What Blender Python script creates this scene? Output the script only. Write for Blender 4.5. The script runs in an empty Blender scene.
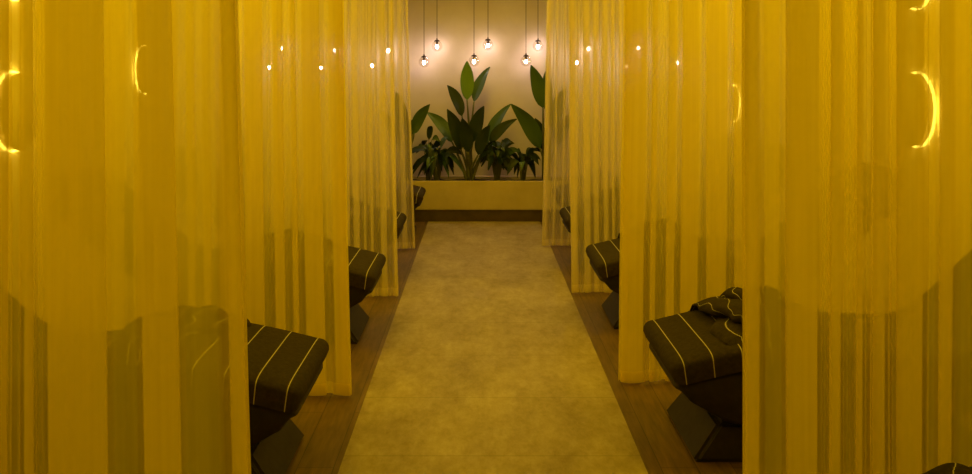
import bpy, bmesh, math, random
from mathutils import Vector, Matrix, noise
S = bpy.context.scene
COL = S.collection
PI = math.pi

# ------------------------------------------------------------------ camera, world, light, exposure
F = 945.0          # focal length in pixels of the 972 px wide frame (35 mm on 36 mm)
CAMZ = 1.6
VX, VY = 479.0, 80.0
cd = bpy.data.cameras.new('camera'); cam = bpy.data.objects.new('camera', cd); COL.objects.link(cam)
cd.sensor_width = 36.0; cd.lens = 36.0*F/972.0
cam.location = (0, 0, CAMZ); cam.rotation_euler = (PI/2, 0, 0)
cd.shift_x = (486-VX)/972.0; cd.shift_y = -(237-VY)/972.0
cd.clip_start = 0.05
S.camera = cam
S.view_settings.view_transform = 'Standard'; S.view_settings.look = 'None'
S.view_settings.gamma = 1.0; S.view_settings.use_curve_mapping = False
S.view_settings.exposure = 0.0
S.cycles.transparent_max_bounces = 48
S.cycles.max_bounces = 10
S.cycles.diffuse_bounces = 5
S.cycles.sample_clamp_indirect = 4.0
W = bpy.data.worlds.new('world'); S.world = W; W.use_nodes = True
W.node_tree.nodes['Background'].inputs[0].default_value = (0.02, 0.012, 0.001, 1)
W.node_tree.nodes['Background'].inputs[1].default_value = 0.2

YEL = (1.0, 0.69, 0.012)
def area(x, y, z, sx, sy, power, col=YEL):
    l = bpy.data.lights.new('ceiling_light', 'AREA'); l.shape = 'RECTANGLE'; l.size = sx; l.size_y = sy
    l.energy = power; l.color = col
    o = bpy.data.objects.new('ceiling_light', l); COL.objects.link(o); o.location = (x, y, z)
    return o
LZ = 2.86
for y, p in ((0.9, 17), (3.85, 21), (6.0, 27), (8.0, 17)):       # a lamp over every bed bay
    area(-1.75, y, LZ, 1.2, 0.5, p); area(1.85, y + 0.25, LZ, 1.2, 0.5, p)
for y, p in ((0.6, 3), (2.6, 1.0), (4.9, 8), (7.0, 4), (9.75, 24)):                                # unseen lamps over the aisle, the last put in to brighten the end wall
    area(0.05, y, LZ, 0.5, 0.8, p)

# ------------------------------------------------------------------ materials
def mat(name, col, rough=0.6, spec=0.3, metal=0.0):
    m = bpy.data.materials.new(name); m.use_nodes = True
    b = m.node_tree.nodes['Principled BSDF']
    b.inputs['Base Color'].default_value = (*col, 1); b.inputs['Roughness'].default_value = rough
    b.inputs['Specular IOR Level'].default_value = spec; b.inputs['Metallic'].default_value = metal
    return m
class NT:
    def __init__(s, m): s.t = m.node_tree; s.n = s.t.nodes; s.l = s.t.links; s.b = s.n.get('Principled BSDF')
    def add(s, typ, **kw):
        n = s.n.new(typ)
        for k, v in kw.items(): setattr(n, k, v)
        return n
    def link(s, a, b): s.l.new(a, b)
    def ramp(s, fac, stops):
        r = s.add('ShaderNodeValToRGB'); e = r.color_ramp.elements
        while len(e) < len(stops): e.new(0.5)
        for i, (p, c) in enumerate(stops): e[i].position = p; e[i].color = (*c, 1)
        s.link(fac, r.inputs[0]); return r
    def noise(s, scale, detail=4, rough=0.55, vec=None, stretch=None):
        tc = s.add('ShaderNodeTexCoord'); v = tc.outputs['Object']
        if stretch:
            mp = s.add('ShaderNodeMapping'); mp.inputs['Scale'].default_value = stretch; s.link(v, mp.inputs[0]); v = mp.outputs[0]
        n = s.add('ShaderNodeTexNoise'); n.inputs['Scale'].default_value = scale; n.inputs['Detail'].default_value = detail
        n.inputs['Roughness'].default_value = rough; s.link(v, n.inputs['Vector']); return n
    def bump(s, h, strength=0.2, dist=0.01):
        b = s.add('ShaderNodeBump'); b.inputs['Strength'].default_value = strength; b.inputs['Distance'].default_value = dist
        s.link(h, b.inputs['Height']); s.link(b.outputs[0], s.b.inputs['Normal'])
    def math(s, op, a, b=None):
        n = s.add('ShaderNodeMath', operation=op)
        for i, v in enumerate((a, b)):
            if v is None: continue
            if isinstance(v, (int, float)): n.inputs[i].default_value = v
            else: s.link(v, n.inputs[i])
        return n.outputs[0]

def noisy(name, c0, c1, scale, rough=0.6, spec=0.3, bump=0.0, stretch=None, lo=0.35, hi=0.65):
    m = mat(name, c0, rough, spec); t = NT(m); n = t.noise(scale, 6, 0.6, stretch=stretch)
    r = t.ramp(n.outputs[0], [(lo, c0), (hi, c1)]); t.link(r.outputs[0], t.b.inputs['Base Color'])
    if bump: t.bump(n.outputs[0], bump)
    return m

M = {}
M['wall'] = noisy('warm plaster', (0.62, 0.52, 0.38), (0.70, 0.60, 0.45), 2.5, 0.85, 0.15, 0.05)
M['end_wall'] = noisy('pale plaster', (0.58, 0.49, 0.37), (0.66, 0.57, 0.44), 1.8, 0.85, 0.15, 0.08)
M['ceiling'] = mat('ceiling paint', (0.45, 0.38, 0.26), 0.9, 0.1)
M['planter'] = noisy('planter render', (0.52, 0.42, 0.26), (0.62, 0.51, 0.33), 3, 0.8, 0.15, 0.06)
M['plinth'] = noisy('dark plinth', (0.085, 0.055, 0.03), (0.12, 0.08, 0.045), 6, 0.6, 0.2)
M['soil'] = noisy('soil', (0.02, 0.014, 0.008), (0.06, 0.04, 0.025), 30, 0.95, 0.1, 0.8)
M['base'] = noisy('dark brown leather', (0.022, 0.015, 0.013), (0.032, 0.023, 0.020), 25, 0.6, 0.2, 0.05)
M['mattress'] = noisy('charcoal upholstery', (0.018, 0.013, 0.010), (0.026, 0.019, 0.015), 40, 0.7, 0.25, 0.05)
M['cord'] = mat('dark cord', (0.03, 0.018, 0.01), 0.6)
M['cap'] = mat('dark bronze cap', (0.06, 0.04, 0.025), 0.35, 0.5, 0.8)
M['disc'] = mat('pale painted disc', (0.66, 0.56, 0.4), 0.6, 0.3)
def emit(name, col, st):
    m = bpy.data.materials.new(name); m.use_nodes = True; t = NT(m); t.n.remove(t.b)
    e = t.add('ShaderNodeEmission'); e.inputs[0].default_value = (*col, 1); e.inputs[1].default_value = st
    t.link(e.outputs[0], t.n['Material Output'].inputs[0]); return m
M['bulb'] = emit('lit bulb', (1.0, 0.74, 0.76), 112)
M['ring'] = emit('lit ring', (1.0, 0.72, 0.06), 22)

# clear thin glass: mostly see-through, with a glossy skin
g = bpy.data.materials.new('clear thin glass'); g.use_nodes = True; t = NT(g); t.n.remove(t.b)
tr = t.add('ShaderNodeBsdfTransparent'); tr.inputs[0].default_value = (0.93, 0.91, 0.88, 1)
gl = t.add('ShaderNodeBsdfGlossy'); gl.inputs['Roughness'].default_value = 0.05
mx = t.add('ShaderNodeMixShader'); mx.inputs[0].default_value = 0.12; t.link(tr.outputs[0], mx.inputs[1]); t.link(gl.outputs[0], mx.inputs[2])
t.link(mx.outputs[0], t.n['Material Output'].inputs[0]); M['glass'] = g

def voile(name, col, cover, trans=0.5):
    m = bpy.data.materials.new(name); m.use_nodes = True; t = NT(m); t.n.remove(t.b)
    uv = t.add('ShaderNodeUVMap'); mp = t.add('ShaderNodeMapping'); mp.inputs['Scale'].default_value = (1, 0.015, 1)
    t.link(uv.outputs[0], mp.inputs[0])
    n = t.add('ShaderNodeTexNoise'); n.inputs['Scale'].default_value = 38; n.inputs['Detail'].default_value = 5
    t.link(mp.outputs[0], n.inputs['Vector'])
    mr = t.add('ShaderNodeMapRange'); mr.inputs[1].default_value = 0.3; mr.inputs[2].default_value = 0.7
    mr.inputs[3].default_value = cover - 0.035; mr.inputs[4].default_value = cover + 0.035
    t.link(n.outputs[0], mr.inputs[0])
    d = t.add('ShaderNodeBsdfDiffuse'); d.inputs[0].default_value = (*col, 1)
    s = t.add('ShaderNodeBsdfTranslucent'); s.inputs[0].default_value = (*col, 1)
    a = t.add('ShaderNodeMixShader'); a.inputs[0].default_value = trans
    t.link(d.outputs[0], a.inputs[1]); t.link(s.outputs[0], a.inputs[2])
    tp = t.add('ShaderNodeBsdfTransparent'); b = t.add('ShaderNodeMixShader')
    t.link(mr.outputs[0], b.inputs[0]); t.link(tp.outputs[0], b.inputs[1]); t.link(a.outputs[0], b.inputs[2])
    t.link(b.outputs[0], t.n['Material Output'].inputs[0]); return m
M['voile_yellow'] = voile('yellow voile', (0.93, 0.79, 0.05), 0.47)
M['voile_cream'] = voile('cream voile', (0.92, 0.81, 0.42), 0.37)  # near curtains' cloth, paler here: the pendants' whiter light put into the colour
M['hem_yellow'] = voile('yellow voile hem', (0.93, 0.79, 0.05), 0.55)
M['hem_cream'] = voile('cream voile hem', (0.92, 0.81, 0.42), 0.45)

# concrete tiles of the aisle
m = mat('worn concrete tiles', (0.3, 0.27, 0.2), 0.55, 0.3); t = NT(m)
n1 = t.noise(2.2, 12, 0.75, stretch=(1.7, 0.75, 1)); n2 = t.noise(14, 10, 0.75, stretch=(1.7, 0.75, 1))
mixn = t.math('ADD', t.math('MULTIPLY', n1.outputs[0], 0.65), t.math('MULTIPLY', n2.outputs[0], 0.35))
r = t.ramp(mixn, [(0.38, (0.22, 0.16, 0.105)), (0.5, (0.315, 0.24, 0.165)), (0.62, (0.42, 0.33, 0.23))])
tc = t.add('ShaderNodeTexCoord'); sp = t.add('ShaderNodeSeparateXYZ'); t.link(tc.outputs['Object'], sp.inputs[0])
fy = t.math('FRACT', t.math('DIVIDE', t.math('ADD', sp.outputs[1], 20*0.735 - 4.01), 0.735))
j = t.math('LESS_THAN', fy, 0.008)
mc = t.add('ShaderNodeMix', data_type='RGBA'); t.link(t.math('MULTIPLY', j, 0.55), mc.inputs[0]); t.link(r.outputs[0], mc.inputs[6])
mc.inputs[7].default_value = (0.13, 0.105, 0.07, 1)
t.link(mc.outputs[2], t.b.inputs['Base Color']); t.bump(n2.outputs[0], 0.1)
M['concrete'] = m
# wood planks running along the aisle
m = mat('brown floor planks', (0.1, 0.06, 0.03), 0.45, 0.35); t = NT(m)
tc = t.add('ShaderNodeTexCoord'); mp = t.add('ShaderNodeMapping'); mp.inputs['Rotation'].default_value = (0, 0, PI/2)
t.link(tc.outputs['Object'], mp.inputs[0])
br = t.add('ShaderNodeTexBrick'); t.link(mp.outputs[0], br.inputs['Vector']); br.inputs['Scale'].default_value = 1.0
br.inputs['Brick Width'].default_value = 1.3; br.inputs['Row Height'].default_value = 0.15; br.inputs['Mortar Size'].default_value = 0.002
br.inputs['Color1'].default_value = (0.13, 0.075, 0.035, 1); br.inputs['Color2'].default_value = (0.165, 0.095, 0.045, 1)
br.inputs['Mortar'].default_value = (0.04, 0.025, 0.012, 1)
n = t.noise(5, 8, 0.65, stretch=(9, 0.8, 1)); r = t.ramp(n.outputs[0], [(0.3, (0.5, 0.5, 0.5)), (0.7, (1.25, 1.2, 1.15))])
mu = t.add('ShaderNodeMix', data_type='RGBA', blend_type='MULTIPLY'); mu.inputs[0].default_value = 1
t.link(br.outputs[0], mu.inputs[6]); t.link(r.outputs[0], mu.inputs[7]); t.link(mu.outputs[2], t.b.inputs['Base Color'])
M['wood'] = m
# striped blanket (u of the UV map runs along the cloth, in metres)
m = mat('charcoal blanket with white stripes', (0.05, 0.04, 0.03), 0.9, 0.1); t = NT(m)
uv = t.add('ShaderNodeUVMap'); sp = t.add('ShaderNodeSeparateXYZ'); t.link(uv.outputs[0], sp.inputs[0])
f = t.math('FRACT', t.math('DIVIDE', t.math('ADD', sp.outputs[0], 0.080), 0.12))
st = t.math('LESS_THAN', f, 0.034)
n = t.noise(60, 4); r = t.ramp(n.outputs[0], [(0.3, (0.030, 0.021, 0.015)), (0.7, (0.050, 0.036, 0.025))])
mc = t.add('ShaderNodeMix', data_type='RGBA'); t.link(st, mc.inputs[0]); t.link(r.outputs[0], mc.inputs[6]); mc.inputs[7].default_value = (0.46, 0.41, 0.34, 1)
t.link(mc.outputs[2], t.b.inputs['Base Color']); t.bump(n.outputs[0], 0.25, 0.004)
M['blanket'] = m
def leafmat(name, c0, c1):
    m = mat(name, c0, 0.42, 0.4); t = NT(m)
    uv = t.add('ShaderNodeUVMap'); w = t.add('ShaderNodeTexWave', wave_type='BANDS', bands_direction='Y')
    w.inputs['Scale'].default_value = 9; w.inputs['Distortion'].default_value = 1.5; t.link(uv.outputs[0], w.inputs[0])
    r = t.ramp(w.outputs[0], [(0.2, c0), (0.9, c1)]); t.link(r.outputs[0], t.b.inputs['Base Color'])
    t.bump(w.outputs[0], 0.15, 0.01); return m
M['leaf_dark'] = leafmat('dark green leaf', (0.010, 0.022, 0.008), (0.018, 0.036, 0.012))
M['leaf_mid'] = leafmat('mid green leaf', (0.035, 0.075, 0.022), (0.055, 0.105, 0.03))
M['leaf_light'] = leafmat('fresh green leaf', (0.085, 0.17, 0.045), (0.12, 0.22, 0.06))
M['stalk'] = noisy('leaf stalk', (0.08, 0.085, 0.03), (0.12, 0.12, 0.045), 12, 0.5)

# ------------------------------------------------------------------ helpers
def obj(name, bm, m, parent=None, smooth=False):
    bmesh.ops.recalc_face_normals(bm, faces=bm.faces[:]) if name not in ('curtain', 'leaf') else None
    me = bpy.data.meshes.new(name); bm.to_mesh(me); bm.free(); me.materials.append(m)
    if smooth:
        for p in me.polygons: p.use_smooth = True
    o = bpy.data.objects.new(name, me); COL.objects.link(o)
    if parent: o.parent = parent
    return o
def tag(o, label, cat, group=None):
    o['label'] = label; o['category'] = cat
    if group: o['group'] = group
    return o
def thing(name, label, cat, loc, rotz=0, group=None):
    o = bpy.data.objects.new(name, None); COL.objects.link(o); o.location = loc; o.rotation_euler = (0, 0, rotz)
    return tag(o, label, cat, group)
def struct(name, bm, m, parent=None):
    o = obj(name, bm, m, parent); o['kind'] = 'structure'; return o
def box(bm, x0, x1, y0, y1, z0, z1, bevel=0.0):
    r = bmesh.ops.create_cube(bm, size=1.0)
    for v in r['verts']: v.co = ((x0+x1)/2 + v.co.x*(x1-x0), (y0+y1)/2 + v.co.y*(y1-y0), (z0+z1)/2 + v.co.z*(z1-z0))
    if bevel:
        es = set(e for v in r['verts'] for e in v.link_edges)
        bmesh.ops.bevel(bm, geom=list(es), offset=bevel, segments=2, affect='EDGES')
    return bm
def bx(*a, **k): return box(bmesh.new(), *a, **k)
def lathe(bm, prof, seg=20, axis='Z', cx=0, cy=0, cz=0):
    rings = []
    for r, h in prof:
        ring = []
        for i in range(seg):
            a = 2*PI*i/seg; p = (r*math.cos(a), r*math.sin(a), h)
            if axis == 'X': p = (h, p[0], p[1])
            ring.append(bm.verts.new((cx+p[0], cy+p[1], cz+p[2])))
        rings.append(ring)
    for a, b in zip(rings, rings[1:]):
        for i in range(seg): bm.faces.new((a[i], a[(i+1) % seg], b[(i+1) % seg], b[i]))
    for ring in (rings[0], rings[-1]):
        try: bm.faces.new(ring)
        except ValueError: pass
    return bm
def tube(bm, pts, radii, seg=8):
    pts = [Vector(p) for p in pts]; rings = []
    for i, p in enumerate(pts):
        d = (pts[min(i+1, len(pts)-1)] - pts[max(i-1, 0)]).normalized()
        a = d.cross(Vector((0, 1, 0)) if abs(d.y) < 0.9 else Vector((1, 0, 0))).normalized(); b = d.cross(a)
        r = radii[i] if isinstance(radii, (list, tuple)) else radii
        rings.append([bm.verts.new(p + r*(math.cos(2*PI*k/seg)*a + math.sin(2*PI*k/seg)*b)) for k in range(seg)])
    for a, b in zip(rings, rings[1:]):
        for i in range(seg): bm.faces.new((a[i], a[(i+1) % seg], b[(i+1) % seg], b[i]))
    bm.faces.new(rings[0]); bm.faces.new(rings[-1]); return bm
def interp(tab, s):
    if s <= tab[0][0]: return tab[0][1]
    for (a, va), (b, vb) in zip(tab, tab[1:]):
        if s <= b:
            u = (s-a)/(b-a); return va + (vb-va)*u
    return tab[-1][1]
def smooth_interp(tab, s, w=0.06): return sum(interp(tab, s + k*w/3) for k in range(-3, 4))/7.0
def at(px, py, Y): return Vector(((px-VX)/F*Y, Y, CAMZ - (py-VY)/F*Y))
def dup(root, loc, rotz, label):
    r = root.copy(); COL.objects.link(r); r.location = loc; r.rotation_euler = (0, 0, rotz); r['label'] = label
    for ch in list(root.children):
        c = ch.copy(); COL.objects.link(c); c.parent = r
        for gch in list(ch.children):
            q = gch.copy(); COL.objects.link(q); q.parent = c
    return r

# ------------------------------------------------------------------ the room
XL, XR, YB, YE, ZC = -2.98, 2.98, -1.5, 11.255, 2.9
struct('floor', bx(XL, XR, YB, YE, -0.1, 0.0), M['wood'])
struct('floor_aisle', bx(-0.573, 0.686, YB, 10.66, 0.0, 0.004), M['concrete'])
struct('ceiling', bx(XL, XR, YB, YE, ZC, ZC+0.1), M['ceiling'])
struct('wall_left', bx(XL-0.1, XL, YB, YE, -0.1, ZC+0.1), M['wall'])
struct('wall_right', bx(XR, XR+0.1, YB, YE, -0.1, ZC+0.1), M['wall'])
struct('wall_end', bx(XL-0.1, XR+0.1, YE, YE+0.1, -0.1, ZC+0.1), M['end_wall'])
struct('wall_behind', bx(XL-0.1, XR+0.1, YB-0.1, YB, -0.1, ZC+0.1), M['wall'])

# planter across the end of the aisle
pl = thing('planter', 'long low yellow rendered planter box across the end of the aisle', 'planter', (0, 10.65, 0))
b = bx(XL+0.02, XR-0.02, 0.0, 0.05, 0.135, 0.46, bevel=0.006); box(b, XL+0.02, XR-0.02, 0.52, 0.60, 0.135, 0.46)
box(b, XL+0.02, XL+0.06, 0.05, 0.52, 0.135, 0.46); box(b, XR-0.06, XR-0.02, 0.05, 0.52, 0.135, 0.46)
obj('planter_wall', b, M['planter'], pl)
p_ = obj('plinth', bx(XL+0.02, XR-0.02, 0.012, 0.60, 0.0, 0.135), M['plinth'], pl); p_['label'] = 'dark brown plinth'
b = bmesh.new(); nx, ny = 90, 8
vs = [[b.verts.new((XL+0.06 + (XR-XL-0.12)*i/nx, 0.05+0.47*k/ny, 0.425 + 0.02*noise.noise(Vector((i*0.5, k*0.6, 0))))) for k in range(ny+1)] for i in range(nx+1)]
for i in range(nx):
    for k in range(ny): b.faces.new((vs[i][k], vs[i+1][k], vs[i+1][k+1], vs[i][k+1]))
obj('soil', b, M['soil'], pl)

# ------------------------------------------------------------------ curtains
def chaikin(p, n=2):
    for _ in range(n):
        q = [p[0]]
        for a, c in zip(p, p[1:]):
            q.append((a[0]*0.75+c[0]*0.25, a[1]*0.75+c[1]*0.25)); q.append((a[0]*0.25+c[0]*0.75, a[1]*0.25+c[1]*0.75))
        q.append(p[-1]); p = q
    return p
def curtain_path(clear, length, rnd, gap, fold, dep):
    """plan of the cloth from the inner edge (0) to length: single layers ('clear' spans) and Z-folded triple layers"""
    pts = [(0.0, 0.0)]; x = 0.0
    spans = list(clear)
    while True:                                           # after the given spans, random folds
        last = spans[-1][1] if spans else 0.0
        if last > length: break
        a = last + rnd.uniform(*fold); spans.append((a, a + rnd.uniform(*gap)))
    x = 0.0
    for a, c in spans:
        if a - x > 0.012:                                 # Z fold between x and a
            d = rnd.uniform(*dep); m_ = 0.008 if clear else 0.0; lo, hi = x - (m_ if x > 0 else -0.004), a + m_; md = (lo+hi)/2
            q_ = (hi-lo)*0.12                              # the cloth turns within this distance of each fold
            pts += [(lo+0.003, d*0.3), (md, d), (hi-q_, d*0.9), (hi, d*0.6), (hi-q_, d*0.2), (md, 0.0), (lo+q_, -d*0.1), (lo, -d*0.4), (lo+q_, -d*0.8), (md, -d*0.9), (hi-0.002, -d*0.4)]
        for k in range(1, 5): pts.append((a+(c-a)*k/5, 0.010*rnd.uniform(-1, 1)))
        x = c
    pts = chaikin([p for p in pts if p[0] <= length], 2)
    return pts
def curtain(side, y, x_top, x_bot, clear, seed, kind, label, gap, fold, dep, zbot=0.015):
    rnd = random.Random(seed); xout = 2.93
    path = curtain_path(clear, xout-abs(x_top), rnd, gap, fold, dep)
    root = thing('curtain', label, 'curtain', (side*0.0, y, 0), 0, 'sheer curtains dividing the bed bays')
    root.location = (side*xout, y, 0)
    cl = [0.0]
    for a, c in zip(path, path[1:]): cl.append(cl[-1] + math.hypot(c[0]-a[0], c[1]-a[1]))
    rows = 18; flare = abs(x_top) - abs(x_bot)
    def pos(i, z):
        x, d = path[i]; f = 1 - z/ZC
        e = math.exp(-x/0.5)
        xx = x - flare*e*(f**1.3) + 0.010*f*noise.noise(Vector((cl[i]*1.2, z*0.8, seed)))
        yy = d*(0.55+0.75*f) + 0.035*f*noise.noise(Vector((x*2.3, z*0.5, seed+9))) + 0.012*f*f*math.sin(x*19+seed)
        X = abs(x_top) + xx
        return Vector((side*X - side*xout, yy, z))
    def sheet(name, i0, i1, zs, m, off=0.0, par=None):
        bm = bmesh.new(); uvl = bm.loops.layers.uv.new('UVMap')
        g_ = [[bm.verts.new(pos(i, z) + Vector((0, off, 0))) for z in zs] for i in range(i0, i1)]
        for i in range(len(g_)-1):
            for k in range(len(zs)-1):
                fc = bm.faces.new((g_[i][k], g_[i+1][k], g_[i+1][k+1], g_[i][k+1]))
                for lp, (ii, kk) in zip(fc.loops, ((i, k), (i+1, k), (i+1, k+1), (i, k+1))): lp[uvl].uv = (cl[i0+ii], zs[kk])
        return obj(name, bm, m, par, smooth=True)
    zs = [zbot + (ZC-0.002-zbot)*k/rows for k in range(rows+1)]
    sheet('drape', 0, len(path), zs, M['voile_'+kind], 0, root)
    sheet('bottom_hem', 0, len(path), [zbot, zbot+0.03, zbot+0.06], M['hem_'+kind], -0.003, root)
    k = next(i for i, c in enumerate(cl) if c > 0.045)
    sheet('side_hem', 0, k+1, zs, M['hem_'+kind], -0.004, root)
    return root
def px_clear(side, Y, x_in, spans):
    out = []
    for a, c in spans:
        u, v = abs((a-VX)/F*Y) - abs(x_in), abs((c-VX)/F*Y) - abs(x_in)
        out.append((min(u, v), max(u, v)))
    return sorted(out)
cl1 = px_clear(-1, 2.7, -0.66, [(0, 13), (25, 40), (48, 60), (118, 150), (182, 231)])
cr1 = px_clear(1, 2.8, 0.777, [(759, 786), (820, 832), (842, 858), (863, 873), (885, 895), (925, 940), (954, 985)])
FINE = ((0.02, 0.05), (0.03, 0.13), (0.012, 0.03))
VF = ((0.02, 0.05), (0.015, 0.06), (0.01, 0.025))
curtain(-1, 2.70, -0.714, -0.628, cl1, 11, 'yellow', 'nearest sheer yellow curtain on the left, reaching below the frame', (0.05, 0.14), (0.05, 0.16), (0.02, 0.045))
curtain(-1, 4.77, -0.695, -0.640, [], 12, 'yellow', 'yellow sheer curtain hanging between the first and second left-hand beds', *FINE)
curtain(-1, 6.94, -0.635, -0.590, [], 13, 'cream', 'paler sheer curtain hanging between the second and third left-hand beds', *VF)
curtain(-1, 8.90, -0.680, -0.600, [], 14, 'cream', 'whitish sheer curtain on the left nearest the planter', *VF)
curtain(1, 2.80, 0.777, 0.785, cr1, 21, 'yellow', 'nearest sheer yellow curtain on the right, bundled blanket before its foot', (0.05, 0.12), (0.05, 0.15), (0.02, 0.045))
curtain(1, 4.99, 0.770, 0.735, [], 22, 'yellow', 'bright yellow sheer curtain just behind the bed with the rumpled blanket on the right', *FINE)
curtain(1, 7.06, 0.660, 0.690, [], 23, 'cream', 'pale yellow sheer curtain behind the second right-hand bed', *VF)
curtain(1, 9.05, 0.655, 0.600, [], 24, 'cream', 'whitish sheer curtain on the right nearest the planter', *VF)

# ------------------------------------------------------------------ relaxation beds
TOP = [(0, .425), (.2, .475), (.45, .525), (.85, .485), (1.2, .47), (1.36, .57), (1.6, .80), (1.85, .98), (1.98, 1.04)]
BOT = [(0.0, .275), (.06, .245), (.22, .155), (.6, .14), (1.1, .15), (1.3, .24), (1.5, .43), (1.75, .63), (1.98, .82)]
WID = 0.70
def T(s): return smooth_interp(TOP, s)
def loft(bm, secs, seg=28, arc=(0, 2*PI), closed=True, n=5.0, uvs=None):
    """secs: (s_top,h_top,s_bot,h_bot,halfwidth)"""
    rings = []
    for st_, ht, sb, hb, w in secs:
        ring = []
        for i in range(seg if closed else seg+1):
            a = arc[0] + (arc[1]-arc[0])*i/seg
            c, q = math.cos(a), math.sin(a)
            u = math.copysign(abs(c)**(2/n), c); v = math.copysign(abs(q)**(2/n), q); k = (v+1)/2
            ring.append(bm.verts.new((sb+(st_-sb)*k, u*w, hb+(ht-hb)*k)))
        rings.append(ring)
    uvl = bm.loops.layers.uv.new('UVMap') if uvs else None
    N = len(rings[0])
    for r_, (a, c) in enumerate(zip(rings, rings[1:])):
        for i in range(N if closed else N-1):
            fc = bm.faces.new((a[i], a[(i+1) % N], c[(i+1) % N], c[i]))
            if uvs:
                for lp, uu in zip(fc.loops, (uvs[r_], uvs[r_], uvs[r_+1], uvs[r_+1])): lp[uvl].uv = (uu, 0)
    f0 = bm.faces.new(rings[0]); f1 = bm.faces.new(rings[-1]) if closed else None
    if uvs:
        for lp in f0.loops: lp[uvl].uv = (-0.01, 0)
    return rings
def rounded_secs(s0, s1, top, bot, w, r, shear=0.0, step=0.05, endround=True):
    ss = []; d = [0, .1, .25, .5, .75, 1.0]
    for k in d: ss.append((s0 + r*k, r - math.sqrt(max(0, r*r - (r-r*k)**2))))
    s = s0 + r + step
    while s < s1 - r: ss.append((s, 0)); s += step
    for k in reversed(d): ss.append((s1 - r*k, (r - math.sqrt(max(0, r*r - (r-r*k)**2))) if endround else 0))
    return [(s_, top(s_) - e, s_ + shear*math.exp(-(s_-s0)/0.4), bot(s_) + e, w - e) for s_, e in ss]
def make_bed(label, loc, rotz):
    root = thing('relaxation_bed', label, 'bed', loc, rotz, 'padded relaxation beds in the curtained bays')
    b = bmesh.new()                                             # flared plinth under the waist
    lo = [(.09, -.31), (1.40, -.31), (1.40, .31), (.09, .31)]; up = [(.21, -.28), (1.22, -.28), (1.22, .28), (.21, .28)]
    v0 = [b.verts.new((x, y, 0.0)) for x, y in lo]; v1 = [b.verts.new((x, y, .16)) for x, y in up]
    b.faces.new(v0); b.faces.new(v1)
    for i in range(4): b.faces.new((v0[i], v0[(i+1) % 4], v1[(i+1) % 4], v1[i]))
    bmesh.ops.bevel(b, geom=b.edges[:], offset=0.018, segments=3, affect='EDGES')
    mz = min(v.co.z for v in b.verts)
    for v in b.verts: v.co.z -= mz
    o = obj('base', b, M['base'], root, smooth=False); o['label'] = 'dark brown flared base'
    b = bmesh.new()
    loft(b, rounded_secs(0.015, 1.97, lambda s: T(s)-0.085, lambda s: smooth_interp(BOT, s, 0.05), WID/2-0.01, 0.03, shear=0.05), n=9)
    obj('platform', b, M['base'], root, smooth=True)
    b = bmesh.new()
    loft(b, rounded_secs(0.0, 1.98, T, lambda s: T(s)-0.10, WID/2, 0.035, shear=0.02), n=6)
    obj('mattress', b, M['mattress'], root, smooth=True)
    return root
def make_blanket(label, loc, rotz, seed=1, s0=0.25, lean=-0.03):
    bm = bmesh.new(); off = 0.010
    secs = rounded_secs(-off, s0+0.2, lambda s: T(s)+off, lambda s: T(s)-0.12, WID/2+off, 0.04, shear=0.02, step=0.03, endround=False)
    us = [q[0] for q in secs]; N0 = len(secs)
    loft(bm, secs, seg=24, arc=(-0.18, PI+0.18), closed=False, n=6, uvs=us)
    uvl = bm.loops.layers.uv.active
    # rumpled part: the rest of the cloth pushed up in folds over the knee rest
    NT_, NV = 110, 44; L = 1.7
    g_ = []
    for i in range(NT_+1):
        t_ = i/NT_; row = []
        for k in range(NV+1):
            v = -1 + 2*k/NV
            nz = noise.noise(Vector((t_*3.0, v*1.6, seed))); nz2 = noise.noise(Vector((t_*9, v*4.5, seed+5.0)))
            ph = 2*PI*(4.2*t_ + 0.35*v + 0.35*nz)
            s_ = s0 + lean*v + 0.46*t_ + 0.042*math.sin(ph) + 0.02*nz2
            env = (math.sin(PI*min(1, t_*1.0))**0.55) * (1-abs(v)**4*0.75)
            h = T(s_) + off + 0.002 + env*(0.075 + 0.034*math.cos(ph+0.6) + 0.035*nz + 0.018*nz2)
            y = v*(WID/2*0.96)*(1-0.10*env) + 0.03*nz
            if abs(v) > 0.93: h -= 0.025
            row.append(bm.verts.new((s_, y, h)))
        g_.append(row)
    for i in range(NT_):
        for k in range(NV):
            fc = bm.faces.new((g_[i][k], g_[i+1][k], g_[i+1][k+1], g_[i][k+1]))
            for lp, ii in zip(fc.loops, (i, i+1, i+1, i)):
                lp[uvl].uv = (s0 + 0.06 + L*ii/NT_ + 0.06*noise.noise(Vector((ii*0.05, k*0.06, seed))), 0)
    o = obj('striped_blanket', bm, M['blanket'], None, smooth=True); o.location = loc; o.rotation_euler = (0, 0, rotz)
    return tag(o, label, 'blanket', 'white striped charcoal blankets on the beds')
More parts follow.
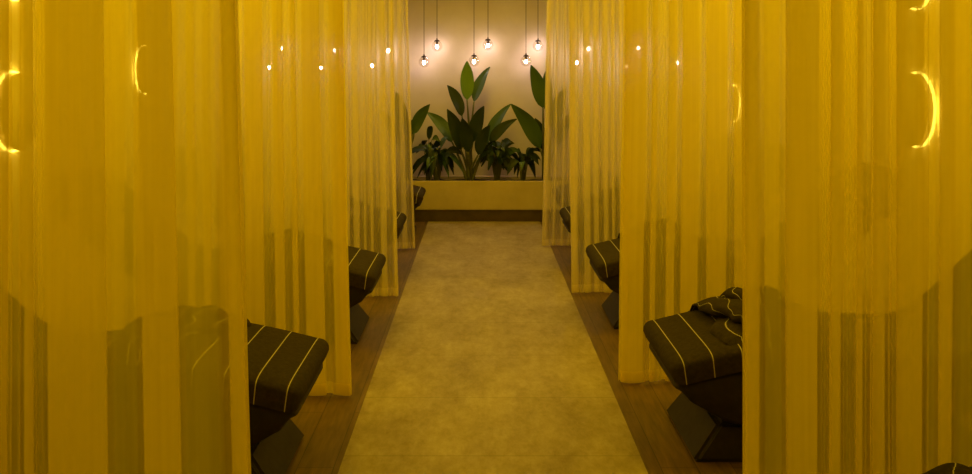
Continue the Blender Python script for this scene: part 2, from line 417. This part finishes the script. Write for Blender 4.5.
beds = [  # x of foot end, y of centre, side, bed label, blanket label
    (0.80, 4.25, 1, 'dark bed on the right whose whole flared base shows before the near curtain', 'charcoal blanket with white stripes rumpled at the foot of the near right bed'),
    (-0.68, 3.93, -1, 'dark bed on the left jutting out beside the nearest left curtain', 'charcoal blanket with two long white stripes on the nearest left bed'),
    (-0.63, 6.02, -1, 'second bed along the left of the aisle, foot end beyond the second curtain', 'striped dark blanket on the second bed along the left'),
    (0.76, 6.36, 1, 'second bed along the right of the aisle, foot pointing past pale curtain', 'dark blanket on the second bed along the right'),
    (-0.64, 7.95, -1, 'third bed along the left, small dark corner between the two pale curtains', 'dark blanket on the third bed along the left'),
    (0.74, 8.30, 1, 'third bed along the right, thin dark edge peeping out between pale curtains', 'dark blanket on the third bed along the right'),
    (-0.585, 9.95, -1, 'farthest bed on the left, dark tip beside the planter', 'dark blanket on the farthest left bed by the planter'),
    (0.80, 9.98, 1, 'farthest bed on the right, dim behind the last curtain beside the planter', 'dark blanket on the farthest right bed, dim behind curtains'),
    (0.80, 2.20, 1, 'bed in front of the nearest right curtain, mostly below the frame', 'rumpled striped blanket peeking up at the bottom right corner before the curtain'),
]
b0 = k0 = k1 = None
for x, y, sd, la, lb in beds:
    rz = 0 if sd > 0 else PI
    if b0 is None:
        b0 = make_bed(la, (x, y, 0), rz); k0 = make_blanket(lb, (x, y, 0), rz, 3)
    elif sd < 0 and k1 is None:
        dup(b0, (x, y, 0), rz, la); k1 = make_blanket(lb, (x, y, 0), rz, 8, 0.40, 0.02)
    else:
        dup(b0, (x, y, 0), rz, la); dup(k0 if sd > 0 else k1, (x, y, 0), rz, lb)

# ------------------------------------------------------------------ pendant lamps along the end wall
def make_pendant(label, p):
    root = thing('pendant_lamp', label, 'pendant lamp', p, 0, 'glass globe pendants along the end wall')
    obj('bulb', lathe(bmesh.new(), [(0.001, -0.030), (0.010, -0.027), (0.0175, -0.015), (0.0175, -0.003), (0.010, 0.010), (0.001, 0.014)], 14), M['bulb'], root, True)
    prof = [(0.001, -0.062)] + [(0.064*math.cos(a), 0.064*math.sin(a)) for a in [(-80 + 10*i)*PI/180 for i in range(15)]] 
    obj('socket', lathe(bmesh.new(), [(0.011, 0.012), (0.013, 0.02), (0.013, 0.056)], 12), M['cap'], root)
    o = obj('globe', lathe(bmesh.new(), prof, 24), M['glass'], root, True); o['label'] = 'clear glass globe'
    obj('cap', lathe(bmesh.new(), [(0.033, 0.052), (0.033, 0.060), (0.026, 0.068), (0.010, 0.074), (0.007, 0.09), (0.003, 0.092)], 18), M['cap'], root)
    return root
low = [(269, 67, 'low globe pendant seen through left curtains, farthest from the aisle'),
       (321, 67, 'low globe pendant through left curtains, second from far left'),
       (372, 65, 'low globe pendant through the pale left curtain'),
       (424, 62, 'low globe pendant in the open gap, next to the left curtain'),
       (474, 61, 'low globe pendant right above the tall central plant'),
       (526, 61, 'low globe pendant in the open gap, near the right curtain'),
       (577, 62, 'low globe pendant seen dimly through the pale right curtain'),
       (627, 65, 'low globe pendant at the edge of bright yellow right curtain'),
       (677, 62, 'faint low globe pendant deepest behind the right curtains')]
high = [(282, 48, 'high globe pendant seen through left curtains, farthest from the aisle'),
        (335, 50, 'high globe pendant through left curtains, second from far left'),
        (388, 50, 'high globe pendant behind the whitish left curtain'),
        (437, 46, 'high globe pendant in the open gap, left of the tall plant'),
        (488, 45, 'high globe pendant in the open gap, right of the tall plant tip'),
        (538, 46, 'high globe pendant almost touching the edge of the right curtain'),
        (588, 48, 'high globe pendant seen through the pale right curtain'),
        (638, 47, 'high globe pendant behind the bright yellow right curtain')]
pend0 = None
for lst, Y in ((low, 11.06), (high, 11.13)):
    for px, py, la in lst:
        p = at(px, py, Y)
        if pend0 is None: pend0 = r_ = make_pendant(la, p)
        else: r_ = dup(pend0, p, 0, la)
for r_ in [o for o in COL.objects if o.name.startswith('pendant_lamp')]:      # each cord reaches its own height to the ceiling
    obj('cord', tube(bmesh.new(), [(0, 0, 0.088), (0, 0, ZC - r_.location.z)], 0.0032, 6), M['cord'], r_)

# ------------------------------------------------------------------ round ring lamps on the side walls
def make_ring(label, x, y, z, rotz):
    root = thing('wall_lamp', label, 'wall lamp', (x, y, z), rotz, 'round halo lamps on the side walls')
    obj('mount', lathe(bmesh.new(), [(0.06, 0.0), (0.06, 0.075)], 20, 'X'), M['cap'], root)
    obj('disc', lathe(bmesh.new(), [(0.20, 0.055), (0.243, 0.058), (0.247, 0.066), (0.243, 0.074), (0.001, 0.080)], 48, 'X'), M['disc'], root, True)
    b = bmesh.new(); rings = []
    for i in range(64):
        a = 2*PI*i/64; ring = []
        for k in range(8):
            c = 2*PI*k/8; R = 0.252 + 0.007*math.cos(c); ring.append(b.verts.new((0.022 + 0.011*math.sin(c), R*math.cos(a), R*math.sin(a))))
        rings.append(ring)
    for i in range(64):
        for k in range(8): b.faces.new((rings[i][k], rings[(i+1) % 64][k], rings[(i+1) % 64][(k+1) % 8], rings[i][(k+1) % 8]))
    obj('light_ring', b, M['ring'], root, True)
    return root
w0 = make_ring('lower halo lamp glowing through the near left curtain at the left frame edge', XL, 6.0, 1.40, 0)
for x, y, z, rz, la in ((XL, 6.0, 2.36, 0, 'upper halo lamp cut off by the top left corner'),
                        (XL, 8.35, 1.69, 0, 'thin glinting halo lamp behind the near left curtain, right of the brightest left one'),
                        (XR, 6.38, 1.40, PI, 'bright crescent halo lamp glowing through the near right curtain'),
                        (XR, 6.38, 2.33, PI, 'upper halo lamp cut off by the top edge above the bright right crescent'),
                        (XR, 10.95, 1.33, PI, 'thin glinting halo lamp beside the inner edge of the near right curtain')):
    q = dup(w0, (x, y, z), rz, la)
    if y > 7: q.scale = (0.85, 0.85, 0.85)

# ------------------------------------------------------------------ plants
def leaf(parent, b, t_, width, m, bend=(0, 0, 0), twist=0.0, cup=0.18, n=12, sharp=0.75):
    b = Vector(b); t_ = Vector(t_); c = (b+t_)/2 + Vector(bend); bm = bmesh.new(); uvl = bm.loops.layers.uv.new('UVMap')
    ax = (t_-b).normalized(); front = Vector((0, -1, 0)); front = (front - ax*front.dot(ax)).normalized()
    side = ax.cross(front); side = (Matrix.Rotation(twist, 3, ax) @ side); nrm = side.cross(ax); rows = []
    for i in range(n+1):
        u = i/n; p = (1-u)**2*b + 2*u*(1-u)*c + u*u*t_
        w = width/2*max(0.02, math.sin(PI*u**sharp))**0.75
        rows.append([bm.verts.new(p + side*(w*q) - nrm*(-cup*w*abs(q)*2*0.5) + nrm*0.012*math.sin(9*u+q)*abs(q)*width*4) for q in (-1, -.6, -.25, 0, .25, .6, 1)])
    for i in range(n):
        for k in range(6):
            fc = bm.faces.new((rows[i][k], rows[i][k+1], rows[i+1][k+1], rows[i+1][k]))
            for lp, (ii, kk) in zip(fc.loops, ((i, k), (i, k+1), (i+1, k+1), (i+1, k))): lp[uvl].uv = (kk/6, ii/n + abs(kk-3)/14)
    return obj('leaf', bm, m, parent, True)
def stalk(parent, root, b, r0=0.02, r1=0.009):
    root = Vector(root); b = Vector(b); mid = root*0.45 + b*0.55; mid.x = root.x*0.6 + b.x*0.4
    pts = [(1-u)**2*root + 2*u*(1-u)*mid + u*u*b for u in [i/8 for i in range(9)]]
    return obj('stalk', tube(bmesh.new(), pts, [r0+(r1-r0)*i/8 for i in range(9)], 8), M['stalk'], parent, True)
def big_plant(label, px0, Y0, leaves):
    o = at(px0, 181, Y0); o.z = 0.415
    root = thing('banana_plant', label, 'plant', o, 0, 'paddle leaved plants in the planter')
    for i, (tx, ty, bx_, by_, w, m, dY, tw) in enumerate(leaves):
        b = at(bx_, by_, Y0+dY) - o; t_ = at(tx, ty, Y0+dY*1.8) - o
        bend = Vector((0.05*(1 if tx < bx_ else -1)*abs(tx-bx_)/20, 0.02, 0.05))
        leaf(root, b, t_, w/F*Y0*1.08, M['leaf_'+m], bend, tw)
        stalk(root, (0.035*math.cos(i*2.4), 0.035*math.sin(i*2.4), 0), b, 0.022, 0.009)
    return root
big_plant('tallest paddle-leaved plant at the centre of the planter', 469, 10.90, [
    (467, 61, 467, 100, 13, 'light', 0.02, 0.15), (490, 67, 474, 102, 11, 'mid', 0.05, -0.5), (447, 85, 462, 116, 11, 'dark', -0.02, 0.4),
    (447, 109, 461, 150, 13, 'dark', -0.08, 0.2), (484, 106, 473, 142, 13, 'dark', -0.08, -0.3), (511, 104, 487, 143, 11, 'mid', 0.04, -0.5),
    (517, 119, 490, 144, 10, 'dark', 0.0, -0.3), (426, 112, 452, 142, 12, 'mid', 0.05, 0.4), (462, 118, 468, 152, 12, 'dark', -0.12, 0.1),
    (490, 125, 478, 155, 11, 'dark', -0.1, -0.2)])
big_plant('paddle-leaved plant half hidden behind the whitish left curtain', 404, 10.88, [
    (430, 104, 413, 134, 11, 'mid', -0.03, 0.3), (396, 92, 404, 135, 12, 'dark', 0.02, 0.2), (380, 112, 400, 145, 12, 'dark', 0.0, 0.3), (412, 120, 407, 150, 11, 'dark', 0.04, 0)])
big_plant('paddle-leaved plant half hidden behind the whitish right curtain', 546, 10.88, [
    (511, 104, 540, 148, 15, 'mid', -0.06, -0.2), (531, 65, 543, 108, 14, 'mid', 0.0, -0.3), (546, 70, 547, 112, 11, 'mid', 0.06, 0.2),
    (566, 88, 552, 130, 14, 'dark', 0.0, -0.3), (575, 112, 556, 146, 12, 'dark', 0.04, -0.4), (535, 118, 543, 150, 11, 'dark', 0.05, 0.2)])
def low_plant(label, px0, Y0, hpx, spread, n, seed, wid, nameL, droop):
    rnd = random.Random(seed); o = at(px0, 181, Y0); o.z = 0.415
    root = thing(nameL, label, 'plant', o, 0, 'low leafy plants in the planter'); k = Y0/F
    for i in range(n):
        a = 2*PI*(i*0.618) + rnd.uniform(-.3, .3); rad = spread*k*rnd.uniform(0.3, 1.0); hh = hpx*k*rnd.uniform(0.45, 1.0)
        dx, dy = math.cos(a)*rad, math.sin(a)*min(rad, 0.17)
        b = Vector((dx*0.35, dy*0.35, 0.05 + hh*0.7)); t_ = Vector((dx*1.15, dy, 0.05 + hh*(1-droop*rnd.random())))
        leaf(root, b, t_, wid*rnd.uniform(0.8, 1.25), M['leaf_dark' if rnd.random() < 0.6 else 'leaf_mid'], (0, 0, 0.05+0.06*droop), rnd.uniform(-1, 1), n=8)
        stalk(root, (0.02*math.cos(a), 0.02*math.sin(a), 0), b, 0.006, 0.003)
    return root
low_plant('low drooping leafy plant left of the tallest plant', 437, 10.86, 42, 30, 34, 5, 0.075, 'leafy_plant', 1.0)
low_plant('small upright plant with short leaves close to the left curtain', 428, 11.02, 54, 14, 18, 8, 0.07, 'leafy_plant', 0.6)
low_plant('bushy dark plant just right of the tallest plant', 497, 10.86, 46, 24, 40, 6, 0.09, 'leafy_plant', 0.8)
low_plant('small low plant in front of the right-hand paddle leaves', 523, 10.84, 38, 22, 24, 7, 0.07, 'leafy_plant', 1.0)
